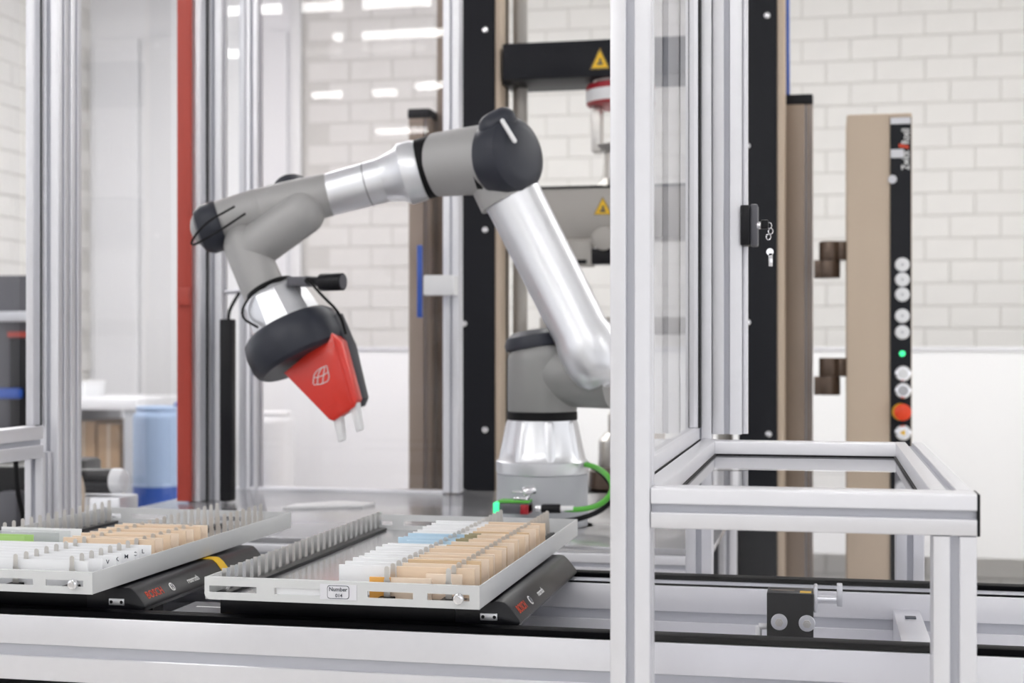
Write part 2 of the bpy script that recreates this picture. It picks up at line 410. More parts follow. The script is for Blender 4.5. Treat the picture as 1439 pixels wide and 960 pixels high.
# ------------------------------------------------------------------ carriers
def carrier(xr, label, tape):
    c = thing('carrier', (xr-.2, 1.95, ZT), label, 'carrier', 'black carriers under the trays')
    zb, zt = ZT+.0025, ZT+.0335; y0, y1 = 1.685, 2.088
    MB().box(xr-.378, xr-.075, y0+.004, y1-.004, zb, zt, bev=.002).build('plate', 'black', c)
    sec = [(xr-.075, zb), (xr+.001, zb), (xr+.006, zb+.006), (xr+.005, zb+.010), (xr-.007, zt-.006), (xr-.013, zt-.001), (xr-.018, zt), (xr-.075, zt)]
    b = MB().prism(sec, 'Y', y0, y1, bev=.003); eb = b.build('end_bar', 'carrier', c, 40)
    MB().box(xr-.043, xr-.022, y0-.0015, y0+.002, zb+.008, zb+.0165, bev=.0006).build('label_plate', 'silver', c)
    for x in (xr-.0395, xr-.0255): MB().cyl((x, y0-.002, zb+.0122), (x, y0, zb+.0122), .0021, 12).build('screw_hole', 'black', c)
    # lettering follows the sloping side face
    xd = (0, 1, 0); yd = Vector((-.012, 0, .015)).normalized(); 
    def pos(y, z=zb+.0175): return Vector((xr+.005-(z-(zb+.010))*.012/.015+.0003, y, z+.0003))
    text('lettering', 'BOSCH', .015, pos(y0+.018), xd, yd, 'bosch', c, sx=.95)
    R = pos(y0+.091)
    nrm = Vector(xd).cross(yd)
    MB().lathe(R, R+nrm*.0006, [(0, .0062), (1, .0062)], 24).build('emblem', 'white_ink', c)
    mk = MB()
    yv = Vector((0, 1, 0))
    for s in (-1, 1): mk.tube([R+nrm*.0009+yv*.0022*s-yd*.004, R+nrm*.0009+yv*.0022*s+yd*.004], .0005, 6, 0)
    mk.tube([R+nrm*.0009-yv*.0022, R+nrm*.0009+yv*.0022], .0005, 6, 0)
    mk.build('emblem_mark', 'ink', c)
    text('lettering', 'rexroth', .0115, pos(y0+.138), xd, yd, 'white_ink', c)
    MB().cyl((xr-.045, y0+.045, zt-.002), (xr-.045, y0+.045, zt+.0006), .006, 16).build('plug', 'black', c)
    for (ya, yb) in ((y0+.03, y0+.06),): MB().box(xr-.03, xr-.008, ya+.02, yb+.02, ZT-.014, zb).build('guide_foot', 'black', c)
    if tape:
        t2 = [(p[0]+(.0012 if p[0] > xr-.05 else 0), p[1]+(.0008 if p[1] > zb+.02 else 0)) for p in sec[1:-1]]
        band = [(xr-.046, zt+.0008)]+[(xr-.018, zt+.0008), (xr-.0128, zt-.0003), (xr-.0062, zt-.0056), (xr+.0058, zb+.0102), (xr+.0068, zb+.006), (xr+.002, zb+.0005)]
        inner = [(p[0]-.001, p[1]-.0008) for p in band][::-1]
        ty = at(318, 787, 1).y
        # place the tape where it shows on the bar
        t0 = 1.935
        MB().prism(band+inner, 'Y', t0, t0+.022).build('tape', 'yellow', c)
    return c
carrier(-.360, 'black carrier under the tray numbered 014', False)
carrier(-.843, 'black carrier with a yellow tape band under the other tray', True)
# grey plate with yellow corner between the carriers
gp = thing('sensor_plate', (X_(305, 1.74), 1.76, ZT), 'small dark sensor plate with yellow corner between the two carriers', 'sensor')
MB().box(X_(262, 1.74), X_(352, 1.74), YF+.03, YF+.115, ZT-.002, ZT+.004, bev=.001).build('plate', 'dgrey', gp)
MB().box(X_(325, 1.72), X_(340, 1.72), YF+.035, YF+.05, ZT+.004, ZT+.0046).build('corner_mark', 'yellow', gp)
text('lettering', 'SENSOR', .006, Vector((X_(285, 1.74), YF+.07, ZT+.0045)), (1, 0, 0), (0, 1, 0), 'white_ink', gp).name = 'lettering'
bpy.data.objects.remove([o for o in gp.children if o.name.startswith('lettering')][0])
MB().box(X_(280, 1.74), X_(318, 1.74), YF+.078, YF+.082, ZT+.004, ZT+.0043).build('print_line', 'white_ink', gp)

# ------------------------------------------------------------------ trays
RZ = 1.028; BZ = 1.0015; TY0, TY1 = 1.61, 2.28; TW = .337
def slotted_wall(x0, x1, y, th, z0, z1, slots, zs0, zs1):
    """front or rear wall: bars above and below with solid pieces between the slots"""
    b = MB()
    r = .006
    b.prism([(x0+r, z0), (x1, z0), (x1, zs0), (x0, zs0), (x0, z0+r), (x0+r*.3, z0+r*.3)], 'Y', y, y+th)
    b.box(x0, x1, y, y+th, zs1, z1)
    xs = [x0]+[q for s in slots for q in s]+[x1]
    for i in range(0, len(xs), 2): b.box(xs[i], xs[i+1], y, y+th, zs0, zs1)
    bmesh.ops.remove_doubles(b.bm, verts=b.bm.verts, dist=1e-6)
    return b
def pin_mesh(kind):
    b = MB()
    if kind == 'wide':     # left comb: full-width tab with a bent flange
        b.box(-.0008, .0050, -.0004, .0004, 0, .0275); b.box(.0042, .0050, .0004, .0105, 0, .0275)
    else:                  # shouldered tab with round head
        pts = [(0, 0), (.0078, 0), (.0078, .018), (.0066, .0215), (.0066, .0335)]
        pts += [(.0036+.003*math.cos(t), .0335+.003*math.sin(t)) for t in (.5, 1.05, 1.57, 2.1, 2.6)]
        pts += [(.0006, .0335), (.0006, .0215), (0, .020)]
        b.prism(pts, 'Y', -.0004, .0004)
        b.box(.0006, .0014, -.0004, .005, 0, .020)
    bmesh.ops.recalc_face_normals(b.bm, faces=b.bm.faces)
    me = bpy.data.meshes.new('pin'); b.bm.to_mesh(me); b.bm.free(); me.materials.append(M['pinsteel' if kind == 'wide' else 'steel']); return me
pin_w, pin_s = pin_mesh('wide'), pin_mesh('s')
PITCH = .0245; NP = 26; FZ = BZ+.0025
def yslot(i): return TY0+.026+i*PITCH
def comb(t, x, kind, i0=0, i1=NP, wbar=.018, label=None):
    b = MB().box(x-.005, x+wbar-.005, yslot(i0)-.012, yslot(i1-1)+.016, FZ, FZ+.004, bev=.0008).build('comb_bar', 'black', t)
    for i in range(i0, i1):
        p = link(bpy.data.objects.new('pin', pin_w if kind == 'wide' else pin_s), b)
        p.location = (x, yslot(i), FZ+.0035)
    return b
def tray(x1, label, number):
    x0 = x1-TW
    t = thing('sample_tray', ((x0+x1)/2, (TY0+TY1)/2, BZ), label, 'tray', 'sample trays')
    th = .0022
    MB().box(x0+.001, x1-.001, TY0+.001, TY1-.001, BZ, BZ+.002).build('base', 'table', t)
    sl = [(x0+.006, x0+.066), (x0+.088, x0+.150), (x0+.203, x0+.258), (x0+.275, x1-.012)]
    slotted_wall(x0, x1, TY0, th, BZ, RZ, sl, BZ+.0088, BZ+.0165).build('front_wall', 'tray', t)
    slotted_wall(x0, x1, TY1-th, th, BZ, RZ, [(x0+.012, x0+.03), (x0+.05, x0+.115), (x0+.2, x0+.25)], BZ+.0088, BZ+.0165).build('rear_wall', 'tray', t)
    for (xa, xb) in ((x0, x0+th), (x1-th, x1)):
        MB().box(xa, xb, TY0+th, TY1-th, BZ, RZ, bev=.0006).build('side_wall', 'tray', t)
    # folded lip behind the front wall
    MB().box(x0+th, x1-th, TY0+th, TY0+.0075, RZ-.0018, RZ, bev=.0005).build('lip', 'tray', t)
    s = MB().cyl((x1-.024, TY0-.006, BZ+.0120), (x1-.024, TY0, BZ+.0120), .0062, 18, .0012)
    s.cyl((x1-.024, TY0-.0075, BZ+.0120), (x1-.024, TY0-.006, BZ+.0120), .0034, 6)
    s.build('thumb_screw', 'chrome', t)
    cl = thing; 
    MB().box(x0+.090, x0+.148, TY0+.003, TY0+.0038, BZ+.004, BZ+.0185).build('card', 'paper', t)
    if number:
        xl = X_(475.5, TY0)
        MB().box(xl-.0225, xl+.0225, TY0-.0006, TY0, BZ+.0052, BZ+.0232).build('label_film', 'label', t)
        fr = MB(); w2, h2, zc = .0135, .0078, BZ+.0142
        P = []
        for (cx, cz, a0) in ((w2-.003, h2-.003, 0), (-w2+.003, h2-.003, 90), (-w2+.003, -h2+.003, 180), (w2-.003, -h2+.003, 270)):
            for k in range(4):
                a = math.radians(a0+k*30); P.append((xl+cx+.003*math.cos(a), zc+cz+.003*math.sin(a)))
        n = len(P); r = .0007
        fr.prism(P, 'Y', TY0-.00085, TY0-.0006); fr.build('label_border', 'ink', t)
        Q = [(xl+(p[0]-xl)*(1-r/w2), zc+(p[1]-zc)*(1-r/h2)) for p in P]
        MB().prism(Q, 'Y', TY0-.0011, TY0-.00085).build('label_field', 'label', t)
        text('lettering', 'Number', .0066, Vector((xl, TY0-.0013, zc+.0032)), (1, 0, 0), (0, 0, 1), 'ink', t, 'CENTER')
        text('lettering', '014', .0058, Vector((xl+.001, TY0-.0013, zc-.0040)), (1, 0, 0), (0, 0, 1), 'ink', t, 'CENTER')
    return t, x0
tr, rx0 = tray(-.386, 'pale grey slotted tray with the label Number 014', True)
tl, lx0 = tray(-.869, 'pale grey slotted tray with white sheets, cut off by the picture edge', False)
comb(tr, rx0+.012, 'wide'); comb(tr, rx0+.215, 's'); comb(tr, rx0+.290, 's')
comb(tl, lx0+.020, 's'); comb(tl, lx0+.215, 's'); comb(tl, lx0+.292, 's')

# --------- specimens standing in the numbered tray
def plate(name, x0, x1, y, z1, cuts, label, group, th=.0036, lean=0.0, cat='sample plate'):
    """cuts: list of (x_end, material) from the left; one part per coating"""
    t = thing(name, ((x0+x1)/2, y, FZ), label, cat, group)
    xs = x0
    for k, (xe, mm, pn) in enumerate(cuts):
        MB().box(xs, xe, y-th/2, y+th/2, FZ+.0005, z1, bev=.0004).build(pn, mm, t); xs = xe
    return t
XR1 = rx0+.322
for i in range(20):
    y = yslot(i)+.0048
    w0 = rx0+.150+rnd.uniform(-.001, .001)
    zt = RZ+.0125+rnd.uniform(-.0012, .0012)
    bd = rx0+.222 if i < 9 else rx0+.232
    if i == 0:
        plate('sample_strip', rx0+.196, rx0+.272, y, RZ+.002, [(rx0+.222, 'orange', 'orange_end'), (rx0+.272, 'wood2', 'strip')],
              'short beige sample strip with orange end, front-most in tray 014', 'sample strips in tray 014'); 
        plate('sample_plate', rx0+.262, rx0+.306, y+.0115, RZ+.006, [(rx0+.306, 'wood2', 'strip')], 'small beige block behind the orange-ended strip in tray 014', 'sample strips in tray 014')
        continue
    left = 'paper'; pn = 'white_end'; desc = 'white-and-beige sample strip'
    if 10 <= i <= 13: left = 'blue'; pn = 'blue_end'; desc = 'pale-blue-and-beige sample strip'
    wd = ['wood2', 'wood', 'wood2', 'wood3', 'wood2', 'wood'][i % 6]
    if i == 10: w0 += .02
    cuts = [(bd, left, pn)]
    if i in (11, 12, 13, 14): cuts.append((bd+.018, 'olive', 'olive_band'))
    cuts.append((XR1-(.004 if i % 3 else .008), wd, 'strip'))
    p = plate('sample_strip', w0, 0, y, zt, cuts, f'{desc}, {ORD[i] if i < len(ORD) else i} counted from the front of tray 014', 'sample strips in tray 014')
    if i == 9:
        zz = zt-.0035
        MB().prism([(w0+.022, zz-.001), (w0+.030, zz+.0012), (w0+.036, zz+.0012), (w0+.036, zz+.0001), (w0+.046, zz), (w0+.046, zz-.0022), (w0+.022, zz-.0022)], 'Y', y-.0024, y-.0018).build('red_mark', 'redmark', p)
# --------- contents of the other tray
for i in range(0, 7):
    y = yslot(i)+.0048
    p = plate('sample_sheet', lx0+.004+.01*(i % 2), 0, y, RZ+.009+rnd.uniform(-.001, .001), [(lx0+.327-(.006 if i % 2 else .0)-(.012 if i == 0 else 0), 'paper', 'sheet')],
          f'wide white sample sheet, {ORD[i]} counted from the front of the unnumbered tray', 'white sheets in the unnumbered tray', th=.0012)
    if i in (2, 3, 4, 5, 6):
        text('lettering', 'VKMCL'[i-2], .0075, Vector((lx0+.3135, y-.0008, RZ+.001)), (1, 0, 0), (0, 0, 1), 'ink', p)
for i in range(7, 15):
    y = yslot(i)+.0048
    plate('sample_strip', lx0+.185, 0, y, RZ+.0125+.001*(i % 2), [(lx0+.320, 'wood' if i % 2 else 'wood2', 'strip')],
          f'beige sample strip, {ORD[i-7]} of the beige ones in the unnumbered tray', 'beige strips in the unnumbered tray', th=.003)
for i in range(7, 12):
    y = yslot(i)+.0055
    mm = ['green', 'green', 'sheet', 'sheet', 'paper'][i-7]
    desc = {'green': 'green-edged sheet', 'sheet': 'clear plastic sheet', 'paper': 'white perforated sheet'}[mm]
    plate('sample_sheet', lx0+.03, 0, y, RZ+.012, [(lx0+(.125 if mm == 'green' else .150+.004*(i-9)), mm, 'sheet')],
          f'{desc}, {ORD[i-7]} of the short sheets at the left comb', 'short sheets at the left comb', th=.0012)

# ------------------------------------------------------------------ safety enclosure
EX0, EX1 = -.2085, -.1685           # right side posts
en = thing('safety_enclosure', (-.85, 2.4, 0), 'tall aluminium and glass safety enclosure around the robot', 'enclosure')
H = CEIL-.35
MB().profile('Z', ((EX0+EX1)/2, 1.443), .04, .04, 0, H, [('b', 0, .0085, .006), ('r', 0, .0085, .006), ('t', 0, .0085, .006), ('l', 0, .0085, .006)]).build('post', 'alu', en)
YE = 2.215
MB().profile('Z', ((EX0+EX1)/2, YE+.02), .04, .04, 0, H, G4).build('post', 'alu', en)
# second post with the lock
x2 = X_(1000.5, YE); x3 = X_(1042, YE)
MB().profile('Z', ((x2+x3)/2, YE+.02), x3-x2, .04, 1.17, H, G4).build('post', 'alu', en)
MB().profile('Z', (X_(1046.5, YE+.02), YE+.03), X_(1050.5, YE)-x3, .02, 1.17, H, []).build('stile', 'alu', en)
# side panel (runs away from the viewer): frame and pane
sx0, sx1 = X_(967, YE-.01), X_(983.5, YE-.01); pz = ZC-.137
MB().box(sx0, sx1, 1.468, YE-.014, pz-.004, pz+.018, bev=.002).build('bottom_rail', 'alu', en)
MB().box(sx0, sx1, YE-.036, YE-.004, pz+.018, H-.05, bev=.002).build('stile', 'alu', en)
MB().box(sx0, sx1, 1.466, 1.480, pz+.018, H-.05, bev=.002).build('stile', 'alu', en)
MB().box(sx1, sx1+.0016, YE-.036, YE-.002, pz+.018, H-.05).build('seal', 'rubber', en)
MB().box(sx1, sx1+.0016, 1.468, YE-.014, pz-.004, pz+.0).build('seal', 'rubber', en)
MB().box((sx0+sx1)/2-.002, (sx0+sx1)/2+.002, 1.479, YE-.035, pz+.017, H-.05).build('pane', 'pane_side', en)
# left side: posts A (front) and B (back), side pane between
YA, YBk = 2.44, 3.08
xa0 = X_(54, YA)
MB().profile('Z', (xa0+.02, YA+.02), .04, .04, 0, H, G4).build('post', 'alu', en)
MB().profile('Z', (xa0+.022, YA+.068), .036, .04, 0, H, G4).build('post', 'alu', en)
MB().profile('Z', (X_(38, YA-.03)+.018, YA-.022), .036, .036, 0, ZC-.19, G4).build('post', 'alu', en)
xb0 = X_(287.5, YBk)
MB().profile('Z', (xb0+.02, YBk+.02), .04, .04, 0, H, G4).build('post', 'alu', en)
# stiles of the side panel at post B and door stile before post A
MB().box(X_(268, YBk-.03), X_(285, YBk-.03), YBk-.045, YBk-.012, .955, H-.04, bev=.002).build('stile', 'alu', en)
MB().box(X_(285, YBk-.02), X_(287.2, YBk-.02), YBk-.03, YBk+.01, .955, H-.04).build('seal', 'rubber', en)
xs = X_(268, YBk-.03)
o = lab(MB().box(X_(249, YBk-.06), X_(268.5, YBk-.06), YBk-.062, YBk-.052, .957, H-.04, bev=.002).build('edge_strip', 'redstrip', en), 'red edge strip')
MB().box(X_(250.5, YBk-.066), X_(267, YBk-.066), YBk-.072, YBk-.062, Z_(258, 430, YBk-.07), Z_(258, 404, YBk-.07), bev=.002).build('clamp', 'redstrip', en)
MB().box(xa0+.017, xa0+.021, YA+.09, YBk-.046, .97, H-.04).build('pane', 'pane', en)
MB().box(X_(40, YA-.02), X_(50.5, YA-.02), YA-.03, YA-.004, ZC-.142, H-.04, bev=.002).build('stile', 'alu', en)
MB().box(X_(51, YA-.01), X_(54.2, YA-.01), YA-.02, YA+.003, ZC-.142, H-.04).build('seal', 'rubber', en)
dx = X_(40, YA-.03)-.002
MB().profile('Y', (dx+.018, ZC-.170), .04, .058, 1.5, YA-.04, [('l', 0, .010, .006), ('r', 0, .010, .006)]).build('bottom_rail', 'alu', en)
MB().box(dx-.02, dx-.016, 1.5, YA-.03, ZC-.14, H-.04).build('pane', 'pane', en)
# rear panel between post B and the testing machine
YR = 3.33
lf = X_(345, YR)
MB().profile('Z', ((lf+X_(362, YR))/2, YR+.02), X_(362, YR)-lf, .04, .957, H, G4[:3]).build('post', 'alu', en)
xd0, xd1 = X_(622, YR), X_(645, YR)
MB().profile('Z', ((xd0+xd1)/2, YR+.02), xd1-xd0, .04, .957, H, [('b', 0, .006, .005), ('r', 0, .0085, .006)]).build('post', 'alu', en)
MB().box(X_(330, YR), xd0, YR+.002, YR+.035, Z_(480, 698, YR), Z_(480, 687, YR), bev=.002).build('bottom_rail', 'alu', en)
MB().box(X_(362, YR)-.003, X_(622, YR)+.003, YR+.012, YR+.016, Z_(480, 687, YR)-.002, H-.04).build('pane', 'pane_back', en)
MB().box(X_(318, YR)-.05, X_(345, YR)+.003, YR+.012, YR+.016, .957, H-.04).build('pane', 'pane', en)
MB().box(X_(336, YR), X_(345, YR), YR-.002, YR+.02, .957, H-.04, bev=.002).build('stile', 'alu2', en)
# top ring
for y in (1.443, YR+.02): MB().profile('X', (y, H+.02), .04, .04, xa0, EX1, G4).build('top_rail', 'alu', en)
for x in (xa0+.02, (EX0+EX1)/2): MB().profile('Y', (x, H+.02), .04, .04, 1.463, YR, G4).build('top_rail', 'alu', en)
# pane-mounted blue handle with white bracket
h1 = thing('pull_handle', tuple(at(592, 400, YR)), 'slim blue pull handle on a white bracket beside the slim rear post', 'handle')
MB().box(X_(588, YR-.03), X_(594.5, YR-.03), YR-.045, YR-.03, Z_(592, 447, YR), Z_(592, 346, YR), bev=.003).build('grip', 'binblue', h1)
MB().box(X_(597, YR-.03), X_(640, YR-.03), YR-.045, YR-.002, Z_(615, 416, YR), Z_(615, 388, YR), bev=.003).build('bracket', 'white', h1)
# light curtain
lc = thing('light_curtain', (X_(320, YBk), YBk-.02, .955), 'black vertical light curtain bar beside the rear corner post', 'sensor')
MB().box(X_(313, YBk-.02), X_(330, YBk-.02), YBk-.04, YBk-.012, .957, Z_(320, 449, YBk), bev=.003).build('body', 'black', lc)
MB().tube([at(321, 450, YBk-.025), at(322, 438, YBk-.025), at(328, 425, YBk-.01), at(336, 412, YBk+.02)], .004, 8).build('cable', 'rubber', lc)
MB().cyl(at(313, 411, YBk+.02), at(345, 409, YBk+.1), .006, 10).build('arm', 'alu2', lc)
# lock with key
lk = thing('door_lock', tuple(at(1055, 318, YE-.01)), 'black door lock with a key hanging at the slotted post', 'lock')
yl = YE+.0
MB().box(X_(1041, yl), X_(1054, yl), yl-.012, yl+.03, Z_(1048, 345, yl), Z_(1048, 289, yl), bev=.002).build('body', 'black', lk)
MB().box(X_(1054, yl), X_(1065, yl), yl-.004, yl+.03, Z_(1048, 346, yl), Z_(1048, 287, yl), bev=.003).build('cover', 'dgrey', lk)
MB().cyl(at(1064, 317, yl), at(1069, 317, yl), .006, 14).build('cylinder', 'chrome', lk)
MB().box(X_(1069, yl), X_(1080, yl), yl-.004, yl+.004, Z_(1075, 322, yl), Z_(1075, 309, yl), bev=.002).build('key_bow', 'black', lk)
rg = MB()
for (u, v) in ((1081, 317), (1083, 325), (1080, 333)):
    c = at(u, v, yl); P = [c+Vector((.0035*math.cos(a), 0, .0045*math.sin(a))) for a in [k*math.pi/5 for k in range(10)]]
    rg.tube(P+[P[0]], .0008, 6, 0)
rg.build('key_ring', 'chrome', lk)
kb = MB(); c = at(1082, 354, yl); kb.lathe(c-Vector((0, .001, 0)), c+Vector((0, .001, 0)), [(0, .0055), (1, .0055)], 16)
kb.box(c.x-.002, c.x+.004, c.y-.001, c.y+.001, c.z-.022, c.z-.002, bev=.0005); kb.build('key', 'chrome', lk)

# ------------------------------------------------------------------ framed hood over the conveyor
HX0, HX1, HY0, HY1 = -.1683, .1395, 1.423, 2.20; HZ = ZC-.137
hd = thing('hood_frame', (0, 1.8, 0), 'aluminium framed hood with clear panes over the conveyor', 'frame')
GT = [('l', 0, .0085, .006), ('r', 0, .0085, .006), ('b', 0, .0085, .006)]
MB().profile('X', (HY0+.02, HZ-.02), .04, .04, HX0+.0005, HX1, GT).build('top_rail', 'alu', hd)
MB().box(HX1, HX1+.003, HY0, HY0+.04, HZ-.04, HZ, bev=.001).build('end_cap', 'black', hd)
MB().profile('X', (HY1-.02, HZ-.02), .04, .04, -.1598, HX1-.04, [('r', 0, .0085, .006)]).build('top_rail', 'alu', hd)
MB().profile('Y', (-.1715, HZ-.02), .023, .04, HY0+.0405, YE-.002, []).build('top_rail', 'alu', hd)
MB().profile('Y', (HX1-.02, HZ-.02), .04, .04, HY0+.0405, HY1, [('t', 0, .0085, .006), ('r', 0, .0085, .006)]).build('top_rail', 'alu', hd)
for (x, y) in ((HX1-.02, HY0+.02), (HX1-.02, HY1-.02)):
    MB().profile('Z', (x, y), .04, .04, 0, HZ-.0405, G4).build('leg', 'alu', hd)
ix0, ix1, iy0, iy1 = -.160, HX1-.04, HY0+.04, HY1-.04
MB().box(ix0+.001, ix1-.001, iy0+.001, iy1-.001, HZ-.026, HZ-.021).build('pane', 'pane_hood', hd)
sl = MB()
sl.box(ix0, ix0+.003, iy0, iy1, HZ-.021, HZ-.0185); sl.box(ix1-.003, ix1, iy0, iy1, HZ-.021, HZ-.0185)
sl.box(ix0, ix1, iy1-.004, iy1, HZ-.021, HZ-.0185); sl.box(ix0, ix1, iy0, iy0+.003, HZ-.021, HZ-.0185)
sl.build('seal', 'rubber', hd)
MB().box(HX0+.002, HX1-.041, HY0+.018, HY0+.022, .55, HZ-.039).build('pane', 'pane_hood', hd)

# ------------------------------------------------------------------ stopper block on the conveyor
sb = thing('stopper_block', tuple(at(1110, 890, 1.8)), 'black stopper block with two flange bolts between the conveyor rails', 'machine part')
ys0 = 1.80; sxa, sxb = X_(1077.5, ys0), X_(1143, ys0)
z0, z1 = ZT-.0818, Z_(1110, 834, ys0)
MB().box(sxa, sxb, ys0, ys0+.045, z0, z1, bev=.0012).build('body', 'black', sb)
MB().box(X_(1124, ys0), X_(1140, ys0), ys0+.006, ys0+.02, z1, z1+.0004).build('warning_label', 'yellow', sb)
MB().box(X_(1082, ys0), X_(1116, ys0), ys0+.02, ys0+.024, z1, z1+.0004).build('print_line', 'bronze', sb)
for (u, v) in ((1095, 874), (1134, 876)):
    c = at(u, v, ys0)
    MB().lathe(c-Vector((0, .003, 0)), c, [(0, .0092), (.3, .0100), (1, .0100)], 28).build('washer', 'silver', sb)
    b = MB().cyl(c-Vector((0, .0075, 0)), c-Vector((0, .003, 0)), .0050, 6); b.cyl(c-Vector((0, .0100, 0)), c-Vector((0, .0075, 0)), .003, 16); b.build('bolt', 'steel', sb)
MB().box(sxb, sxb+.005, ys0+.002, ys0+.04, Z_(1147, 862, ys0), Z_(1147, 827, ys0), bev=.002).build('flange', 'silver', sb)
MB().cyl((sxb+.004, ys0+.02, Z_(1160, 843, ys0+.02)), (X_(1178, ys0+.02), ys0+.02, Z_(1160, 843, ys0+.02)), .0048, 16).build('rod', 'silver', sb)
MB().box(X_(1176, ys0+.01), X_(1184, ys0+.01), ys0+.01, ys0+.03, Z_(1180, 851, ys0+.02), Z_(1180, 821, ys0+.02), bev=.001).build('stop_finger', 'silver', sb)
c = at(1066, 880, ys0+.02)
MB().cyl(c, (sxa, c.y, c.z), .004, 12, .001).cyl(c, c-Vector((0, 0, .02)), .004, 12, .001).build('air_fitting', 'white', sb)

# ------------------------------------------------------------------ robot table
rt = thing('robot_table', (-.9, 2.9, 0), 'glossy steel topped machine table under the robot', 'table')
TZ = .955
TX0, TX1 = -1.46, -.19
MB().box(TX0, TX1, 2.50, 3.42, TZ-.012, TZ, bev=.001).build('table_top', 'table', rt)
MB().profile('X', (2.515, TZ-.032), .04, .04, TX0, TX1, [('l', 0, .0085, .006)]).build('front_rail', 'alu', rt)
MB().profile('X', (2.515, TZ-.155), .04, .08, TX0, TX1, [('l', 0, .0135, .006)]).build('front_rail', 'alu', rt)
for (x, y) in ((TX0+.03, 3.38), (TX1-.03, 3.38), (TX0+.03, 2.56), (TX1-.03, 2.56)):
    MB().profile('Z', (x, y), .04, .04, 0, TZ-.013, G4).build('leg', 'alu', rt)
pl = tag(MB().prism([(at(425, 0, 3.05).x, 2.93), (at(520, 0, 3.05).x, 3.0), (at(525, 0, 3.05).x, 3.06), (at(470, 0, 3.05).x, 3.08), (at(428, 0, 3.05).x, 3.0)], 'Z', TZ, TZ+.006, bev=.001).build('cover_plate', 'white', None),
         'thin white cover plate lying on the robot table behind the trays', 'plate')

# ------------------------------------------------------------------ robot
YQ = 2.79
rb = thing('industrial_robot', (X_(762, YQ), YQ, TZ), 'grey and silver jointed robot arm reaching over the trays with a red gripper', 'robot')
bx0 = X_(762, YQ)
def zz(v, y=YQ, u=762): return Z_(u, v, y)
B = lambda v: Vector((bx0, YQ, zz(v)))
pr = .0895
MB().lathe(Vector((bx0, YQ, TZ)), B(664), [(0, pr), (.98, pr), (1, pr-.003)], 48).build('pedestal', 'ped', rb)
MB().lathe(Vector((bx0, YQ, TZ)), B(748), [(0, pr+.01), (1, pr+.01)], 48).build('foot_ring', 'ped', rb)
cone = MB().lathe(B(664), B(590), [(0, pr), (.04, pr+.001), (.22, pr+.001), (.26, pr-.004), (.42, pr-.010), (.9, .069), (1, .068)], 48)
for k in range(8):       # cast ribs of the cone
    a = math.radians(22+45*k); d = Vector((math.cos(a), math.sin(a), 0))
    cone.capsule(B(650)+d*(pr-.016), B(597)+d*.058, .0145, 12)
cone.build('base_casting', 'silver', rb)
MB().lathe(B(590), B(578), [(0, .0675), (.1, .069), (.9, .069), (1, .0675)], 48).build('seal_ring', 'rubber', rb)
sh = MB().lathe(B(578), B(486), [(0, .067), (.02, .068), (.80, .068), (.92, .064), (1, .054)], 44)
sh.capsule(Vector((bx0, YQ, zz(526))), at(862, 529, YQ-.03), .0625, 40, round0=True, round1=False)
sh.build('shoulder_housing', 'grey', rb)
R = Matrix.Translation(at(752, 480, YQ)) @ Matrix.Rotation(math.radians(-9), 4, 'Y')
cp = MB().lathe((0, 0, -.012), (0, 0, .022), [(0, .060), (.3, .061), (.7, .056), (1, .04)], 36)
for v in cp.bm.verts: v.co = R @ v.co
cp.build('shoulder_cap', 'slate', rb)
a0 = at(786, 529, YQ); a1 = at(792, 529, YQ-.004)
MB().lathe(a0, a1, [(0, .0635), (1, .0645)], 40).build('seal_ring', 'rubber', rb)
# upper arm
p0, p1 = at(836, 505, YQ-.055), at(713, 262, YQ-.035)
d = (p1-p0).normalized()
ua = MB().lathe(p0, p1, [(-.155, .006), (-.15, .022), (-.13, .040), (-.09, .053), (-.03, .0595), (.05, .061), (.10, .060), (.16, .0545), (.9, .0565), (.97, .059), (1, .059)], 44)
ua.build('upper_arm_tube', 'silver', rb)
# elbow
e0, e1 = at(612, 232, YQ-.03), at(700, 222, YQ-.06)
el = MB().lathe(e0, e1, [(0, .058), (.03, .0625), (.5, .066), (1, .068)], 44)
el.capsule(at(690, 222, YQ-.04), at(718, 280, YQ-.035), .0625, 40, True, False)
el.build('elbow_housing', 'grey2', rb)
MB().lathe(at(693, 226, YQ-.052), at(700, 225, YQ-.062), [(0, .0695), (1, .0695)], 44).build('seal_ring', 'rubber', rb)
MB().lathe(at(699, 225, YQ-.055), at(735, 214, YQ-.09), [(0, .073), (.08, .075), (.55, .076), (.8, .071), (.95, .058), (1, .046)], 44).build('elbow_cap', 'slate', rb)
ec = MB().capsule(at(690, 178, YQ-.10), at(708, 168, YQ-.09), .024, 20); ec.build('cap_lug', 'slate', rb)
MB().capsule(at(706, 170, YQ-.118), at(723, 198, YQ-.128), .0045, 12).build('cap_trim', 'white', rb)
# forearm
f0, f1 = at(612, 233, YQ-.03), at(425, 284, YQ-.06)
dd = (f1-f0)
MB().lathe(f0, f0+dd*.10, [(0, .060), (1, .060)], 40).build('seal_ring', 'rubber', rb)
MB().lathe(f0+dd*.10, f0+dd*.38, [(0, .058), (.1, .0615), (.45, .0615), (.6, .053), (1, .045)], 40).build('forearm_flange', 'silver', rb)
MB().lathe(f0+dd*.20, f1, [(0, .0445), (.5, .0435), (1, .041)], 40).build('forearm_tube', 'silver', rb)
MB().lathe(f0+dd*.50, f0+dd*.506, [(0, .0442), (1, .0442)], 40).build('tube_band', 'dgrey', rb)
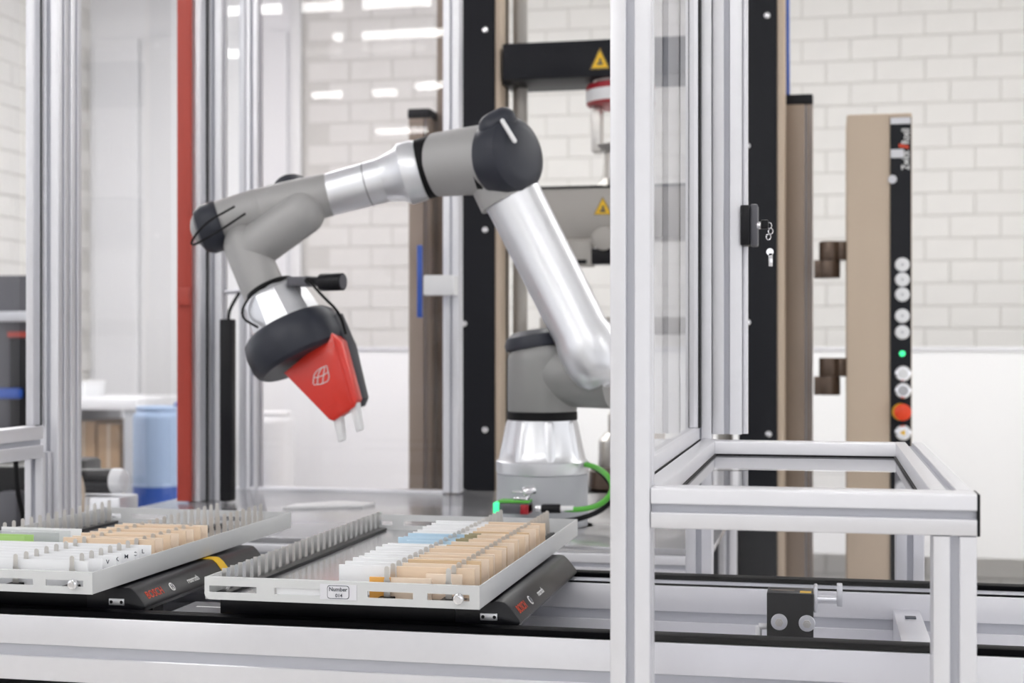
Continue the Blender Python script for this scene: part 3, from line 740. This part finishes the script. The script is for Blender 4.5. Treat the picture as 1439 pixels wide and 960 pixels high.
# wrist
w1 = MB().lathe(at(468, 272, YQ-.055), at(352, 300, YQ-.075), [(0, .038), (.05, .043), (.6, .046), (1, .044)], 36)
w1.capsule(at(362, 298, YQ-.075), at(300, 318, YQ-.085), .046, 36)
w1.build('first_wrist_housing', 'grey2', rb)
MB().lathe(at(412, 276, YQ-.02), at(404, 262, YQ+.0), [(0, .040), (.6, .040), (1, .03)], 30).build('first_wrist_cap', 'slate', rb)
MB().lathe(at(312, 316, YQ-.085), at(278, 327, YQ-.10), [(0, .049), (.1, .051), (.6, .050), (.9, .042), (1, .030)], 36).build('second_wrist_cap', 'slate', rb)
w2 = MB().capsule(at(425, 300, YQ-.085), at(352, 352, YQ-.10), .044, 36)
w2.capsule(at(345, 345, YQ-.10), at(378, 425, YQ-.11), .043, 36, True, False)
w2.build('second_wrist_housing', 'grey2', rb)
g0, g1 = at(382, 412, YQ-.11), at(413, 476, YQ-.12)
MB().lathe(g0, g1, [(0, .055), (.08, .063), (.45, .070), (.8, .075), (1, .072)], 10).build('sensor_body', 'silver', rb, 20)
MB().lathe(g0-(g1-g0)*.10, g0+(g1-g0)*.02, [(0, .050), (1, .054)], 36).build('seal_ring', 'rubber', rb)
MB().lathe(at(404, 458, YQ-.12), at(428, 508, YQ-.125), [(0, .084), (.12, .094), (.4, .0995), (.75, .0995), (.92, .095), (1, .086)], 44).build('tool_flange', 'slate', rb)
# gripper
GY = YQ-.17
def poly(ps, Y): return [(X_(u, Y), Z_(u, v, Y)) for u, v in ps]
gr = MB().prism(poly([(398, 524), (466, 468), (480, 480), (502, 562), (497, 572), (468, 592), (462, 590)], GY), 'Y', GY, GY+.035, bev=.004).build('gripper', 'red', rb)
MB().prism(poly([(428, 500), (470, 440), (488, 484), (507, 560), (502, 572), (480, 578), (420, 530)], GY+.03), 'Y', GY+.032, GY+.085, bev=.005).build('gripper_back', 'slate', gr)
MB().tube([(X_(u, GY-.001), GY-.001, Z_(u, v, GY-.001)) for u, v in ((468, 474), (474, 495), (494, 566))], .0022, 8, 1).build('edge_bead', 'red', gr)
lg = MB()     # raised emblem of curved strokes
E = lambda pts: lg.tube([(X_(u, GY-.0006), GY-.0006, Z_(u, v, GY-.0006)) for u, v in pts], .0008, 6, 2)
E([(440, 540), (441, 526), (449, 518), (459, 514)]); E([(441, 541), (452, 540), (464, 534), (459, 514)])
E([(446, 540), (447, 526), (452, 517)]); E([(453, 540), (455, 526), (456, 515)]); E([(442, 531), (452, 529), (461, 523)])
lg.build('emblem', 'white_ink', gr)
for (ua, va, ub, vb) in ((474, 584, 482, 618), (497, 570, 507, 604)):
    MB().prism(poly([(ua-7, va-6), (ua+7, va-9), (ub+3, vb), (ub-4, vb+3)], GY+.02), 'Y', GY+.008, GY+.03, bev=.002).build('finger', 'white', gr)
cm = MB().cyl(at(451, 397, GY), at(482, 396, GY-.01), .0168, 28, .0015).build('inspection_camera', 'black', rb)
MB().cyl(at(480, 396, GY-.0094), at(482.5, 396, GY-.0102), .0135, 24).build('lens_ring', 'dgrey', cm)
MB().cyl(at(430, 394, GY+.02), at(453, 397, GY), .009, 18, .001).build('camera_plug', 'black', cm)
MB().box(X_(410, GY+.04), X_(448, GY+.02), GY+.01, GY+.05, Z_(430, 402, GY), Z_(430, 388, GY), bev=.003).build('camera_bracket', 'dgrey', rb)
hs = MB().tube([at(330, 290, YQ-.15), at(285, 315, YQ-.17), at(262, 350, YQ-.16), at(300, 330, YQ-.16), at(345, 300, YQ-.14)], .0022, 8).build('hose', 'rubber', rb)
MB().tube([at(388, 392, YQ-.18), at(350, 415, YQ-.17), at(336, 445, YQ-.16), at(362, 460, YQ-.19)], .0025, 8).build('hose', 'rubber', rb)
MB().tube([at(432, 392, GY), at(452, 415, GY-.02), at(478, 440, GY), at(486, 470, GY)], .0028, 8).build('hose', 'rubber', rb)
# cables at the robot foot
gc = thing('green_cable', tuple(at(830, 655, 2.72)), 'bright green cable looping from the robot base to a black plug', 'cable')
Yc = YQ-.14
MB().tube([at(823, 653, YQ-.04), at(840, 657, YQ-.06), at(858, 672, Yc), at(862, 690, Yc), at(845, 710, Yc), at(815, 717, Yc), at(788, 715, Yc)], .0052, 12).build('cable', 'gcable', gc)
MB().cyl(at(806, 715, Yc), at(788, 715, Yc), .0056, 14).build('sleeve', 'white', gc)
MB().cyl(at(788, 715, Yc), at(761, 715, Yc), .0085, 16, .002).build('plug', 'black', gc)
MB().cyl(at(761, 715, Yc), at(753, 714, Yc), .0075, 12, .001).build('coupling', 'chrome', gc)
bc = tag(MB().tube([at(824, 652, YQ-.02), at(845, 662, YQ-.02), at(865, 690, YQ-.04), at(852, 715, YQ-.05), at(812, 731, YQ-.10), at(770, 735, YQ-.12)], .0052, 12).build('black_cable', 'rubber', None),
         'black cable hanging below the green cable at the robot base', 'cable')
sm = thing('signal_module', tuple(at(722, 722, Yc)), 'small module with green and red ends at the robot foot', 'electronics')
MB().box(X_(697, Yc), X_(744, Yc), Yc-.01, Yc+.03, Z_(720, 722, Yc), Z_(720, 707, Yc), bev=.003).build('body', 'dgrey', sm)
MB().box(X_(695, Yc), X_(703, Yc), Yc-.014, Yc+.03, Z_(720, 722, Yc), Z_(720, 706, Yc), bev=.002).build('green_end', 'gled', sm)
MB().box(X_(733, Yc), X_(744, Yc), Yc-.014, Yc+.03, Z_(720, 722, Yc), Z_(720, 708, Yc), bev=.002).build('red_end', 'redring', sm)
MB().box(X_(700, Yc), X_(744, Yc), Yc-.005, Yc+.03, Z_(720, 707, Yc), Z_(720, 703, Yc), bev=.002).build('top_strip', 'gcable', sm)
v1 = MB().cyl(at(735, 692, Yc+.0), at(752, 688, Yc+.01), .009, 16, .002); v1.cyl(at(720, 691, Yc), at(736, 692, Yc), .0022, 8); v1.cyl(at(746, 690, Yc+.005), at(740, 703, Yc), .004, 10); v1.box(X_(722, Yc), X_(742, Yc), Yc-.002, Yc+.012, Z_(730, 703, Yc), Z_(730, 699, Yc), bev=.001)
v1.build('air_valve', 'chrome', sm)

# ------------------------------------------------------------------ testing machine
YM = 3.89
tm = thing('testing_machine', (X_(875, YM), YM+.2, 0), 'tall black and beige tensile testing machine behind the robot', 'machine')
MH = CEIL-.4
def column(ua, ub, sa, sb):
    MB().box(X_(ua, YM), X_(ub, YM), YM, YM+.10, 0, MH, bev=.004).build('column_cover', 'mblack', tm)
    MB().box(X_(sa, YM), X_(sb, YM), YM+.004, YM+.12, 0, MH, bev=.004).build('side_strip', 'beige', tm)
column(640, 695, 695, 703); column(1038, 1092, 1092, 1103)
for (u, v) in ((682, 42), (682, 323), (682, 604), (652.5, 455), (652.5, 692), (1078, 22), (1050, 205), (1050.5, 453), (1080, 610)):
    c = at(u, v, YM)
    MB().lathe(c, c-Vector((0, .006, 0)), [(0, .0085), (.6, .008), (1, .005)], 16).build('bolt', 'chrome', tm)
YO = 4.0
for (ua, ub, vt) in ((574, 604, 153), (1103, 1142, 133)):
    xa, xb = X_(ua, YO), X_(ub, YO); zt = Z_(ua, vt, YO)
    cc = MB().profile('Z', ((xa+xb)/2, YO+.05), xb-xa, .10, 0, zt-.028, [('b', (xb-xa)*.27, .006, .012), ('b', (xb-xa)*.42, .004, .008)], r=.004).build('guide_cover', 'bronze', tm)
    MB().box(xa-.003, xb+.001, YO-.003, YO+.104, zt-.028, zt, bev=.005).build('cover_cap', 'mblack', tm)
MB().box(X_(606, YO), X_(640, YO), YO+.06, YO+.1, .8, MH, bev=.003).build('bronze_strip', 'bronze', tm)  # tall bronze strip beside the left column
for (ua, ub) in ((720, 742), (1008, 1030)):
    MB().cyl((X_((ua+ub)/2, YM+.12), YM+.12, .8), (X_((ua+ub)/2, YM+.12), YM+.12, MH), .021, 24).build('guide_rod', 'taupe', tm)
MB().cyl((X_(710, YM+.08), YM+.08, .8), (X_(710, YM+.08), YM+.08, MH), .008, 12).build('lead_screw', 'black', tm)
# crossheads
xh0, xh1 = X_(706, YM-.02), X_(1040, YM-.02)
MB().box(xh0, xh1, YM-.02, YM+.18, Z_(780, 110, YM-.02), Z_(780, 58, YM-.02), bev=.004).build('upper_crosshead', 'mblack', tm)
MB().box(X_(704, YM+.0), X_(716, YM+.0), YM+.02, YM+.14, Z_(710, 118, YM), Z_(710, 66, YM), bev=.004).build('crosshead_end', 'black', tm)
MB().box(xh0+.05, xh1-.02, YM+.01, YM+.17, Z_(800, 335, YM), Z_(800, 264, YM), bev=.003).build('lower_crosshead', 'taupe', tm)
MB().box(xh0+.05, xh1-.02, YM+.006, YM+.17, Z_(800, 264, YM), Z_(800, 261, YM)).build('crosshead_edge', 'mblack', tm)
MB().box(X_(757, YM), X_(1035, YM), YM+.01, YM+.2, Z_(800, 470, YM), Z_(800, 446, YM), bev=.003).build('middle_beam', 'taupe', tm)
MB().box(X_(704, YM), X_(1037, YM), YM-.06, YM+.3, .60, .90, bev=.006).build('machine_base', 'mblack', tm)
MB().box(X_(706, YM), X_(1035, YM), YM-.0, YM+.25, 0, .60, bev=.006).build('pedestal', 'mblack', tm)
MB().box(X_(800, YM), X_(834, YM), YM-.03, YM+.03, Z_(815, 375, YM), Z_(815, 340, YM), bev=.003).build('gauge_box', 'taupe', tm)
MB().box(X_(813, YM), X_(827, YM), YM-.034, YM-.03, Z_(815, 372, YM), Z_(815, 366, YM)).build('gauge_slot', 'black', tm)
MB().box(X_(833, YM), X_(905, YM), YM-.03, YM+.03, Z_(850, 372, YM), Z_(850, 350, YM), bev=.002).build('clamp_block', 'black', tm)
MB().cyl(at(848, 335, YM-.02), at(848, 335, YM-.05), .032, 24, .003).build('dial', 'taupe', tm)
def warn(u, v, hgt, wid):
    t = MB().prism([(X_(u-wid/2, YM-.022), Z_(u, v+hgt/2, YM-.022)), (X_(u+wid/2, YM-.022), Z_(u, v+hgt/2, YM-.022)), (X_(u, YM-.022), Z_(u, v-hgt/2, YM-.022))], 'Y', YM-.0215, YM-.0205)
    s = t.build('warning_sign', 'yellow', tm)
    k = MB(); yy = YM-.0222
    def tri(sc): return [(X_(u-wid/2*sc, yy), Z_(u, v+hgt/2-(1-sc)*hgt*.33, yy)), (X_(u+wid/2*sc, yy), Z_(u, v+hgt/2-(1-sc)*hgt*.33, yy)), (X_(u, yy), Z_(u, v-hgt/2+(1-sc)*hgt*.67, yy))]
    A, Bq = tri(.97), tri(.86)
    for i in range(3):
        j = (i+1) % 3; k.prism([A[i], A[j], Bq[j], Bq[i]], 'Y', yy, yy+.0006)
    k.box(X_(u-4, yy), X_(u+4, yy), yy, yy+.0006, Z_(u, v+9, yy), Z_(u, v+6, yy)); k.box(X_(u-1, yy), X_(u+2, yy), yy, yy+.0006, Z_(u, v+6, yy), Z_(u, v, yy))
    k.build('sign_mark', 'ink', s)
warn(843, 82, 30, 28)
def warn2():
    global YM
    YM += .03; warn(847, 289, 26, 26); YM -= .03
warn2()
xc = X_(872, YM+.07); yc = YM+.07
def zc(v): return Z_(872, v, yc)
MB().lathe((xc, yc, zc(124)), (xc, yc, zc(108)), [(0, .068), (1, .082)], 32).build('adapter', 'steel', tm)
MB().cyl((xc, yc, zc(150)), (xc, yc, zc(120)), .094, 36, .006).build('load_cell', 'redring', tm)
MB().cyl((xc, yc, zc(146)), (xc, yc, zc(129)), .0955, 36, .001).build('load_cell_band', 'white', tm)
for s in (-1, 1):
    MB().box(xc-.078 if s < 0 else xc+.05, xc-.05 if s < 0 else xc+.078, yc-.03, yc+.03, zc(215), zc(150), bev=.006).build('grip_jaw', 'steel', tm)
MB().lathe((xc, yc, zc(264)), (xc, yc, zc(205)), [(0, .075), (.2, .05), (.8, .045), (1, .07)], 28).build('grip_shaft', 'steel', tm)
for (va, vb, ra, rb2) in ((610, 575, .035, .035), (660, 608, .062, .060), (688, 655, .09, .088)):
    MB().lathe((xc, yc, zc(va)), (xc, yc, zc(vb)), [(0, ra*.9), (.1, ra), (.8, rb2), (1, rb2*.7)], 28).build('lower_grip', 'steel' if va < 670 else 'rust', tm)
MB().cyl((xc, yc, zc(705)), (xc, yc, zc(688)), .12, 36).build('base_disc', 'black', tm)
MB().tube([at(1106.5, -60, YM+.1), at(1106, 40, YM+.1), at(1107, 140, YM+.14)], .0065, 10).build('blue_hose', 'binblue', tm)
# control tower
ct = thing('control_tower', (X_(1230, YM), YM, 0), 'beige control tower with black button panel beside the machine', 'control panel')
xt0, xt1, xt2 = X_(1190, YM-.03), X_(1250, YM-.03), X_(1281, YM-.03); zt = Z_(1230, 160, YM-.03); yt = YM-.03
MB().box(xt0, xt1+.002, yt, yt+.22, .62, zt, bev=.004).build('housing', 'beige', ct)
MB().box(xt1, xt2+.001, yt+.002, yt+.22, .62, zt, bev=.003).build('housing_edge', 'beige', ct)
MB().box(xt1+.002, xt2-.001, yt-.004, yt+.003, .62, Z_(1265, 165, yt), bev=.001).build('button_panel', 'mblack', ct)
def band(v0, v1, ua=1251.5, ub=1279.5): MB().box(X_(ua, yt-.005), X_(ub, yt-.005), yt-.0052, yt-.004, Z_(1265, v1, yt), Z_(1265, v0, yt)).build('stripe', 'label', ct)
band(165.5, 174.5); band(210, 222, 1251.5, 1270)
text('lettering', 'Zwick', .028, Vector((X_(1273, yt-.006), yt-.0056, Z_(1273, 239, yt))), (0, 0, 1), (-1, 0, 0), 'white_ink', ct, sx=.70)
text('lettering', 'Roell', .028, Vector((X_(1273, yt-.006), yt-.0056, Z_(1273, 203, yt))), (0, 0, 1), (-1, 0, 0), 'white_ink', ct, sx=.70)
MB().prism([(X_(u, yt-.006), Z_(1273, v, yt)) for u, v in ((1263, 202), (1263, 207), (1277, 209.5), (1277, 205))], 'Y', yt-.006, yt-.0045).build('red_slash', 'bosch', ct)
c = at(1254, 252, yt-.004); MB().lathe(c, c-Vector((0, .0015, 0)), [(0, .011), (1, .011)], 20).build('round_mark', 'label', ct)
for v in (372, 393, 414, 444, 467):
    c = at(1268, v, yt-.004)
    MB().lathe(c, c-Vector((0, .006, 0)), [(0, .0185), (.5, .018), (1, .015)], 24).build('push_button', 'paper', ct)
    MB().cyl(c-Vector((0, .007, 0)), c-Vector((0, .0055, 0)), .003, 8).build('button_symbol', 'ped', ct)
c = at(1268, 497, yt-.004); MB().lathe(c, c-Vector((0, .004, 0)), [(0, .0075), (.6, .0072), (1, .004)], 16).build('green_lamp', 'gled', ct)
for v, mm in ((525, 'paper'), (549, 'ped'), (608, 'yellow')):
    c = at(1269, v, yt-.004)
    MB().lathe(c, c-Vector((0, .008, 0)), [(0, .0205), (.6, .020), (1, .016)], 28).build('button_ring', 'chrome', ct)
    MB().lathe(c-Vector((0, .008, 0)), c-Vector((0, .0095, 0)), [(0, .0135), (1, .012)] if mm != 'yellow' else [(0, .0095), (1, .009)], 24 if mm != 'yellow' else 3).build('button_face', mm, ct)
c = at(1268, 579, yt-.004)
MB().lathe(c+Vector((-.004, 0, 0)), c-Vector((.004, .008, 0)), [(0, .0225), (1, .021)], 28).build('stop_collar', 'ring', ct)
MB().lathe(c-Vector((0, .008, 0)), c-Vector((0, .03, 0)), [(0, .013), (.3, .013), (.4, .0215), (.8, .0215), (1, .015)], 28).build('stop_button', 'estop', ct)
MB().box(xt0+.01, xt2-.01, yt+.03, yt+.2, .0, .62, bev=.005).build('stand', 'beige', ct)
# couplings holding the tower
for (vt, vm, vb) in ((340, 366, 391), (503, 529, 555)):
    b = MB(); zt_, zm, zb = Z_(1165, vt, YM+.05), Z_(1165, vm, YM+.05), Z_(1165, vb, YM+.05)
    xa_, xb_ = X_(1151, YM+.05), X_(1183, YM+.05)
    b.cyl(((xa_+xb_)/2, YM+.05, zm), ((xa_+xb_)/2, YM+.05, zt_), (xb_-xa_)/2, 28, .002)
    b.cyl(((xa_+xb_)/2-.004, YM+.05, zb), ((xa_+xb_)/2-.004, YM+.05, zm), (xb_-xa_)/2, 28, .002)
    b.box((xa_+xb_)/2, xt0+.004, YM+.03, YM+.07, zm, zt_, bev=.002); b.box(X_(1144, YM+.05), (xa_+xb_)/2, YM+.03, YM+.07, zb, zm, bev=.002)
    b.build('coupling', 'rust', ct)

# ------------------------------------------------------------------ clutter at the left
def bx_at(ua, ub, va, vb, Y, dep): return (X_(ua, Y), X_(ub, Y), Y, Y+dep, Z_((ua+ub)/2, vb, Y), Z_((ua+ub)/2, va, Y))
# dark control cabinet seen through the door pane
Yk = 4.6
kc = thing('control_cabinet', (X_(0, Yk), Yk, 0), 'dark grey workstation cabinet seen through the left pane', 'cabinet')
x0, x1 = X_(-260, Yk), X_(62, Yk)
MB().box(x0, x1, Yk, Yk+.15, 0, Z_(20, 605, Yk), bev=.006).build('body', 'dgrey', kc)
MB().box(x0, x1, Yk+.04, Yk+.15, Z_(20, 605, Yk), Z_(20, 386, Yk), bev=.006).build('hutch', 'dgrey', kc)
MB().box(x0, x1, Yk-.03, Yk+.06, Z_(20, 452, Yk), Z_(20, 438, Yk), bev=.003).build('shelf_edge', 'alu2', kc)
MB().box(X_(6, Yk), X_(60, Yk), Yk+.02, Yk+.05, Z_(20, 474, Yk), Z_(20, 466, Yk)).build('orange_strip', 'redstrip', kc)
MB().box(X_(13, Yk), X_(60, Yk), Yk+.0, Yk+.045, Z_(20, 600, Yk), Z_(20, 476, Yk), bev=.004).build('screen', 'black', kc)
MB().box(X_(2, Yk), X_(34, Yk), Yk-.04, Yk+.0, Z_(20, 560, Yk), Z_(20, 545, Yk), bev=.01).build('blue_tray', 'binblue', kc)
bb = thing('equipment_box', (X_(0, 3.0), 3.0, 0), 'black equipment box standing left of the corner post', 'box')
MB().box(X_(-240, 3.0), X_(54, 3.0), 3.0, 3.3, 0, Z_(20, 655, 3.0), bev=.01).build('body', 'black', bb)
MB().tube([at(22, 645, 2.6), at(24, 690, 2.6), at(33, 725, 2.62), at(35, 770, 2.65)], .005, 8).build('cable', 'rubber', bb)
MB().box(X_(2, 2.97), X_(30, 2.97), 2.95, 3.0, Z_(20, 745, 2.97), Z_(20, 690, 2.97), bev=.01).build('module', 'dgrey', bb)
# bench with cartons
Yb = 6.2
bn = thing('side_bench', (X_(145, Yb), Yb, 0), 'pale bench with grey sides against the back wall', 'table')
MB().box(X_(85, Yb), X_(192, Yb), Yb, Yb+.55, Z_(140, 576, Yb), Z_(140, 560, Yb), bev=.006).build('bench_top', 'wall', bn)
MB().box(X_(172, Yb), X_(190, Yb), Yb+.01, Yb+.54, 0, Z_(140, 576, Yb), bev=.004).build('side_panel', 'ped', bn)
MB().box(X_(85, Yb), X_(95, Yb), Yb+.01, Yb+.54, 0, Z_(140, 576, Yb), bev=.004).build('side_panel', 'ped', bn)
MB().box(X_(95, Yb), X_(172, Yb), Yb+.02, Yb+.53, .38, .40).build('shelf', 'wall', bn)
for (ua, ub, va, m_, lb) in ((100, 134, 592, 'card', 'brown carton on the bench shelf beside the post'), (137, 168, 596, 'card', 'lighter brown carton nearer the grey bench side')):
    t = thing('carton', (X_(ua, Yb), Yb+.1, .40), lb, 'box', 'cartons in the bench')
    zt = Z_(ua, va, Yb+.08)
    MB().box(X_(ua, Yb+.08), X_(ub, Yb+.08), Yb+.08, Yb+.4, .40, zt, bev=.004).build('body', m_, t)
    MB().box(X_((ua+ub)/2-2, Yb+.08), X_((ua+ub)/2+2, Yb+.08), Yb+.079, Yb+.4, .401, zt+.0008).build('packing_tape', 'beige', t)
pb = thing('paper_box', (X_(115, Yb), Yb+.2, Z_(140, 560, Yb)), 'small white box on top of the pale bench', 'box')
MB().box(X_(101, Yb+.1), X_(119, Yb+.1), Yb+.1, Yb+.3, Z_(140, 560, Yb), Z_(140, 560, Yb)+.07, bev=.004).build('body', 'paper', pb)
MB().box(X_(100.5, Yb+.1), X_(119.5, Yb+.1), Yb+.097, Yb+.303, Z_(140, 560, Yb)+.062, Z_(140, 560, Yb)+.078, bev=.003).build('lid', 'white', pb)
# blue bins
def drum(u0, u1, vt, Y, m1, m2, lb):
    t = thing('plastic_drum', (X_((u0+u1)/2, Y), Y, 0), lb, 'drum')
    r = (X_(u1, Y)-X_(u0, Y))/2; x = X_((u0+u1)/2, Y); zt = Z_((u0+u1)/2, vt, Y); zm = Z_((u0+u1)/2, 682, Y)
    MB().lathe((x, Y, zm), (x, Y, zt), [(0, r), (.3, r*.985), (.34, r), (.38, r*.985), (.9, r), (.96, r*.97), (1, r*.85)], 36).build('barrel', m1, t)
    MB().lathe((x, Y, 0), (x, Y, zm), [(0, r*.96), (.05, r), (1, r)], 36).build('lower_barrel', m2, t)
    MB().cyl((x, Y, zt), (x, Y, zt+.02), r*.86, 32, .006).build('lid', m1, t)
drum(190, 252, 578, 5.3, 'binpale', 'binblue', 'pale blue drum with dark blue lower half behind the side pane')
drum(243, 292, 572, 5.9, 'binblue', 'binblue', 'deep blue drum behind the red strip')
drum(360, 412, 585, 5.6, 'white', 'white', 'white drum seen through the rear pane')
# spindle motor
Yp = 2.95; mo = thing('spindle_motor', tuple(at(140, 705, Yp)), 'glossy black and silver motor lying behind the corner post', 'motor')
MB().cyl(at(100, 676, Yp), at(160, 676, Yp), .028, 32, .003).build('motor_body', 'black', mo)
MB().lathe(at(160, 676, Yp), at(178, 676, Yp), [(0, .028), (.5, .028), (.8, .024), (1, .012)], 32).build('motor_nose', 'paper', mo)
MB().box(X_(100, Yp), X_(180, Yp), Yp-.04, Yp+.05, .60, Z_(140, 696, Yp), bev=.004).build('motor_mount', 'silver', mo)
MB().box(X_(100, Yp), X_(180, Yp), Yp-.04, Yp+.05, 0, .60, bev=.004).build('motor_stand', 'alu', mo)
MB().tube([at(100, 655, Yp-.04), at(112, 665, Yp-.05), at(118, 690, Yp-.05), at(116, 720, Yp-.05)], .004, 8).build('cable', 'beige', mo)
